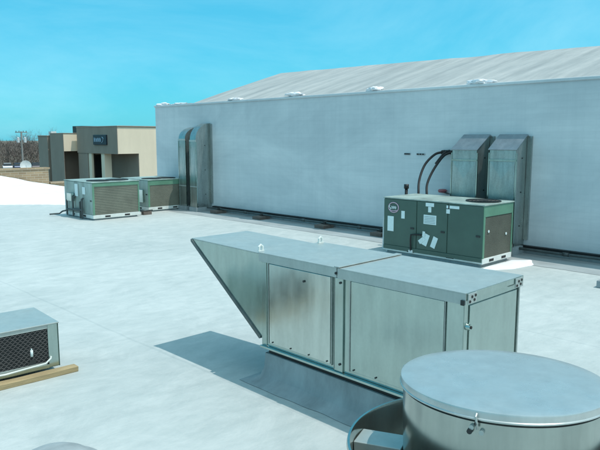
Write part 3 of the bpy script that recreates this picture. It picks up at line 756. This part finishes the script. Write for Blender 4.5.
# entrance canopy block: cream front, shade of the return painted in taupe
MB().box(26.09,44,48.45,55.95,.68,2.90).build('upper_storey', M['cream'], t)
MB().box(26.05,26.0895,48.44,55.95,.66,2.92).build('fascia_shade', M['taupe'], t)
MB().box(26.03,44.1,48.38,56.02,2.921,3.02).build('roof_coping', M['taupe'], t, .02)
MB().box(28.03,44,48.451,55.94,-4.5,.679).build('wall', M['cream'], t)
MB().box(28.0,28.029,48.49,55.9,-4.5,.678).build('side_wall_shade', M['taupe'], t)
MB().box(26.1,27.999,54.0,55.9,-4.5,.678).build('recess_wall', M['taupe'], t)
col0 = MB().box(26.15,26.82,51.0,51.6,-4.5,.679).build('column', M['cream'], t, .02)
MB().box(26.12,26.60,54.9-.9,55.2-.9,-4.5,.679).build('column', M['cream'], t, .02) if False else None
MB().box(26.12,26.32,53.35,53.9,-4.5,.678).build('column', M['cream'], t, .02)
dr = MB().box(26.75,27.35,53.96,53.999,-4.5,.5).build('door', M['dark_door'], t)
MB().box(26.70,26.749,53.93,53.998,-4.5,.55).build('door_frame', M['dark_metal'], dr)
# joints on the cream wall
for x in (30.0, 32.2): MB().box(x-.012,x+.012,48.440,48.4495,-4.5,2.90).build('panel_joint', M['taupe'], t)
for z in (-1.5,): MB().box(28.04,44,48.441,48.4495,z-.012,z+.012).build('panel_joint', M['taupe'], t)
# sign
sg = MB().box(25.93,26.049,50.15,52.55,1.42,2.27).build('sign', M['sign'], t, .02)
lt = MB(); ys = [52.30,51.95,51.62,51.28]
hts = [(.52,), (.46,), (.50,), (.50,)]
for i, y in enumerate(ys):
    z0, z1 = 1.66, 1.66+hts[i][0]*.72
    lt.box(25.905,25.929,y-.03,y+.03,z0,z1)
    lt.box(25.905,25.929,y-.17,y-.11,z0+.02,z1-.02)
    lt.box(25.905,25.929,y-.109,y-.031,(z0+z1)/2-.03,(z0+z1)/2+.04)
lt.build('sign_lettering', M['sign_letters'], sg)
lo = MB(); lo.tube([(25.92,50.85,2.08),(25.92,50.62,1.95),(25.92,50.75,1.70),(25.92,50.95,1.60)], .03, 6); lo.build('sign_emblem', M['sign_letters'], sg)
# plant box on its roof
rb = MB().box(27.0,29.3,56.9,58.8,2.35,3.12).build('rooftop_plant_screen', M['dark_metal'], t)
MB().box(28.2,29.6,52.0,53.6,3.0,3.10).build('roof_hatch', M['dark_metal'], t)
# lower wing
MB().box(25.03,27.6,56.5,59.35,.80,2.38).build('wing_upper', M['cream'], t)
MB().box(25.0,25.0295,56.49,59.35,-4.5,2.40).build('wing_side_shade', M['taupe'], t)
MB().box(25.03,27.6,58.2,59.34,-4.5,.799).build('wing_recess_wall', M['taupe'], t)
MB().box(25.3,25.36,59.36,59.99,-4.5,2.1).build('wing_gap_shade', M['dark_door'], t)  # dark sheet painting the shade in the gap between the wings
MB().box(25.02,31,60.0,62.2,-4.5,2.15).build('rear_wing', M['taupe'], t)
MB().box(24.98,31.04,59.96,62.25,2.15,2.25).build('rear_coping', M['taupe'], t, .02)
MB().box(24.99,27.65,56.46,59.4,2.401,2.46).build('wing_coping', M['taupe'], t, .02)
MB().box(25.2,25.7,59.5,60.1,2.26,2.62).build('roof_vent', M['lgrey'], t)
MB().box(31.0,44,56.1,62.2,-4.5,2.3).build('rear_block', M['taupe'], t)
MB().box(27.61,30.99,56.03,59.9,-4.5,2.3).build('rear_block', M['taupe'], t)

# utility pole
t = thing('utility_pole', (29.96,79.5,-4.5), 'grey utility pole with two transformer cans left of the far building', 'utility pole')
MB().cyl((29.96,79.5,-4.5),(29.96,79.5,2.8),.13,.09,n=12).build('pole', M['pole'], t)
dvx = Vector((.80,-.60,0))
c0 = Vector((29.96,79.5,1.75))
for s in (-1, 1):
    p = c0+dvx*.40*s
    MB().cyl(p-Vector((0,0,.30)), p+Vector((0,0,.30)), .17, n=16).cyl(p+Vector((0,0,.30)), p+Vector((0,0,.36)), .10, .05, n=10).build('transformer', M['lgrey'], t)
c1 = c0+Vector((0,0,.95))
MB().cyl(c1-dvx*.7, c1+dvx*.7, .055, n=8).build('crossarm', M['pole'], t)
for s in (-.6,-.25,.25,.6): MB().cyl(c1+dvx*s+Vector((0,0,.05)), c1+dvx*s+Vector((0,0,.2)), .04,.03, n=8).build('insulator', M['dark_metal'], t)

# ------------------------------------------------------------------ parked cars
def make_car(paint, label):
    t = thing('parked_car', (0,0,0), label, 'car', 'cars parked in front of the far trees')
    prof = [(-2.2,.35),(-2.25,.75),(-2.1,.95),(-1.25,1.02),(1.1,1.02),(2.1,.88),(2.25,.6),(2.2,.32)]
    MB().prism(prof, 'y', -.88, .88).build('body', M[paint], t, .05)
    cab = MB(); a = [(-1.75,1.0),(-1.25,1.45),(.35,1.47),(1.05,1.0)]
    cab.add([(x,-.80,z) if z < 1.2 else (x,-.66,z) for x, z in a]+[(x,.80,z) if z < 1.2 else (x,.66,z) for x, z in a],
            [(0,1,2,3),(7,6,5,4),(0,4,5,1),(1,5,6,2),(2,6,7,3),(3,7,4,0)])
    cab.build('windows', M['glass_car'], t, .02)
    MB().box(-1.22,.33,-.66,.66,1.445,1.50).build('roof', M[paint], t, .02)
    for x in (-1.4,1.4):
        for y in (-.80,.80):
            w = MB().cyl((x,y-.1,.33),(x,y+.1,.33),.33,n=20).build('wheel', M['tyre'], t)
            MB().cyl((x,y-.105,.33),(x,y+.105,.33),.19,n=14).build('rim', M['lgrey'], w)
    for y in (-.6,.6): MB().box(2.20,2.27,y-.15,y+.15,.6,.74).build('headlight', M['lgrey'], t)
    return t
paints = [('car_black','black parked car far off, leftmost in the row before the trees'),('car_white','white parked car far off, seen beside the satellite dish'),('car_blue','dark blue parked car far off, left of the utility pole'),
          ('car_grey','grey parked car far off, just right of the utility pole'),('car_black','black parked car far off in the right half of the row'),('car_white','white parked car far off, rightmost before the far building')]
pos = [(42.6,133.3),(46.3,132.6),(49.2,131.4),(53.6,131.0),(57.3,129.4),(60.6,128.8)]
# spread along the line of sight fan x = 0 .. 40 px
pos = [(44.3+1.0*0,133.0),(46.6,131.9),(48.4,131.2),(49.9,130.6),(51.4,130.0),(53.0,129.4)]
for (pt, lab), (x, y) in zip(paints, pos):
    c = make_car(pt, lab); c.location = (x, y, -4.48); c.rotation_euler.z = math.radians(75+random.uniform(-4,4))

# ------------------------------------------------------------------ bare trees
def bare_tree(seed, h):
    rnd = random.Random(seed)
    tr = MB(); tw = MB()
    def branch(p, d, ln, r, lev):
        n = 4; P = [p]; dd = d.copy()
        for k in range(n):
            dd = (dd+Vector((rnd.uniform(-1,1),rnd.uniform(-1,1),rnd.uniform(-.3,.6)))*.18).normalized()
            P.append(P[-1]+dd*ln/n)
        rr = [r*(1-.6*k/n) for k in range(n+1)]
        (tr if lev < 2 else tw).tube(P, rr, 6 if lev == 0 else 4 if lev < 3 else 3)
        if lev == 4: return
        cnt = (9,6,5,5)[lev]
        for k in range(cnt):
            f = rnd.uniform(.35 if lev == 0 else .2, 1); i = min(int(f*n), n-1); q = P[i].lerp(P[i+1], f*n-i)
            az = rnd.uniform(0, 2*PI); tilt = rnd.uniform(.45, 1.0)
            a = dd.orthogonal().normalized(); b = dd.cross(a)
            nd = (dd*math.cos(tilt)+(a*math.cos(az)+b*math.sin(az))*math.sin(tilt)+Vector((0,0,.15))).normalized()
            branch(q, nd, ln*rnd.uniform(.42,.62), rr[i]*.55, lev+1)
    branch(Vector((0,0,0)), Vector((0,0,1)), h*.62, h*.022, 0)
    t = thing('bare_tree', (0,0,0), 'bare leafless tree in the far row of winter trees', 'tree', 'bare trees along the horizon')
    tr.build('trunk', M['bark'], t, merge=False); tw.build('crown', M['twig'], t, merge=False)
    return t
protos = [bare_tree(11, 6.6), bare_tree(23, 7.2), bare_tree(37, 5.8)]
used = set(); k = 0
def dirpt(deg, rng): a = math.radians(deg); return rng*math.cos(a), rng*math.sin(a)
nT = 0
rows_ = []
for i in range(46):
    deg = 65.0+ i*0.62 + random.uniform(-.2,.2); rng = random.uniform(152, 172)
    rows_.append((deg, rng))
for deg, rng in rows_:
    x, y = dirpt(deg, rng); p = protos[nT % 3]; z = -4.5; rz = random.uniform(0, 6.28)
    # how it reads from the roof, left to right
    if nT < 3: o = p; o.location = (x, y, z); o.rotation_euler.z = rz
    else: o = dup(p, loc=(x, y, z), rz=rz)
    s = random.uniform(1.05, 1.32); o.scale = (s*1.1, s*1.1, s*random.uniform(.95,1.1))
    nT += 1
# a low, dense band of brush below and behind the trees
rb_ = random.Random(5); br = MB()
for i in range(60000):
    deg = rb_.uniform(60, 97); rng = rb_.uniform(146, 190)
    x, y = dirpt(deg, rng); hmax = 5.6+1.6*noise.noise(Vector((deg*.5, rng*.02, 0)))
    z = -4.5+rb_.random()*hmax
    d = Vector((rb_.uniform(-1,1), rb_.uniform(-1,1), rb_.uniform(.2,1.6))).normalized()*rb_.uniform(.4,1.2)
    w = Vector((rb_.uniform(-1,1), rb_.uniform(-1,1), 0)).normalized()*.055
    p = Vector((x, y, z)); br.add([p-w, p+w, p+d], [(0,1,2)])
tag(br.build('undergrowth', M['brush'], merge=False), 'dark brown winter undergrowth massed below the far bare trees', 'undergrowth', kind='stuff')

# ------------------------------------------------------------------ light, sky, camera
sunv = Vector((.17, -.38, 1)).normalized()   # towards the sun
el = math.asin(sunv.z); az = math.atan2(sunv.x, sunv.y)
sd = bpy.data.lights.new('sun', 'SUN'); sd.energy = 3.2; sd.angle = math.radians(.55); sd.color = (1, .96, .90)
so = bpy.data.objects.new('sun', sd); C.objects.link(so); so.location = (0,0,30)
so.rotation_euler = (-sunv).to_track_quat('-Z', 'Y').to_euler()
w = bpy.data.worlds.new('World'); S.world = w; w.use_nodes = True
T = w.node_tree; bg = T.nodes['Background']
sk = T.nodes.new('ShaderNodeTexSky'); sk.sky_type = 'NISHITA'; sk.sun_disc = False
sk.sun_elevation = el; sk.sun_rotation = az; sk.air_density = 1.0; sk.dust_density = .6; sk.ozone_density = 1.5
mm = mixc(T, sk.outputs[0], (.42, 1.25, 1.30), 1.0, 'MULTIPLY'); mm = mixc(T, mm, (.45, 3.6, 5.4), .70)
tc = T.nodes.new('ShaderNodeTexCoord')
mp = T.nodes.new('ShaderNodeMapping'); mp.inputs['Scale'].default_value = (1.0, 1.8, 4.5); mp.inputs['Rotation'].default_value = (0, 0, .5)
L(T, tc.outputs['Generated'], mp.inputs[0])
cl = noise_n(T, mp.outputs[0], 1.5, 9, .62, .5)
cf = ramp(T, cl, [(.42, (0,0,0)), (.80, (1,1,1))])
cfm = T.nodes.new('ShaderNodeMath'); cfm.operation = 'MULTIPLY'; L(T, cf, cfm.inputs[0]); cfm.inputs[1].default_value = .32
mm = mixc(T, mm, (4.0, 7.0, 8.0), cfm.outputs[0])
# added pale sky glow near the sun, out of view, to fill the shadows
nv = T.nodes.new('ShaderNodeVectorMath'); nv.operation = 'DOT_PRODUCT'; L(T, tc.outputs['Generated'], nv.inputs[0])
nv.inputs[1].default_value = tuple(Vector((sunv.x-.25, sunv.y-.25, sunv.z)).normalized())
gl = T.nodes.new('ShaderNodeMapRange'); gl.interpolation_type = 'SMOOTHSTEP'; L(T, nv.outputs['Value'], gl.inputs[0])
gl.inputs[1].default_value = .25; gl.inputs[2].default_value = 1.0; gl.inputs[3].default_value = 0; gl.inputs[4].default_value = .9
mm = mixc(T, mm, (6.3, 8.3, 8.9), gl.outputs[0])
L(T, mm, bg.inputs[0]); bg.inputs[1].default_value = .15

cd = bpy.data.cameras.new('camera'); cam = bpy.data.objects.new('camera', cd); C.objects.link(cam); S.camera = cam
yaw = math.atan(650/635.); pit = math.atan(87/629.)
fw = Vector((math.cos(yaw)*math.cos(pit), math.sin(yaw)*math.cos(pit), -math.sin(pit)))
cam.location = (0,0,2.0); cam.rotation_euler = fw.to_track_quat('-Z', 'Y').to_euler()
cd.sensor_fit = 'HORIZONTAL'; cd.sensor_width = 36; cd.lens = 629/600*36
cd.clip_start = .05; cd.clip_end = 4000
S.render.engine = 'CYCLES'
S.view_settings.view_transform = 'Standard'; S.view_settings.look = 'None'; S.view_settings.gamma = 1; S.view_settings.exposure = 0
S.view_settings.use_curve_mapping = False
for o in list(C.objects):
    if '_w' in o: del o['_w']
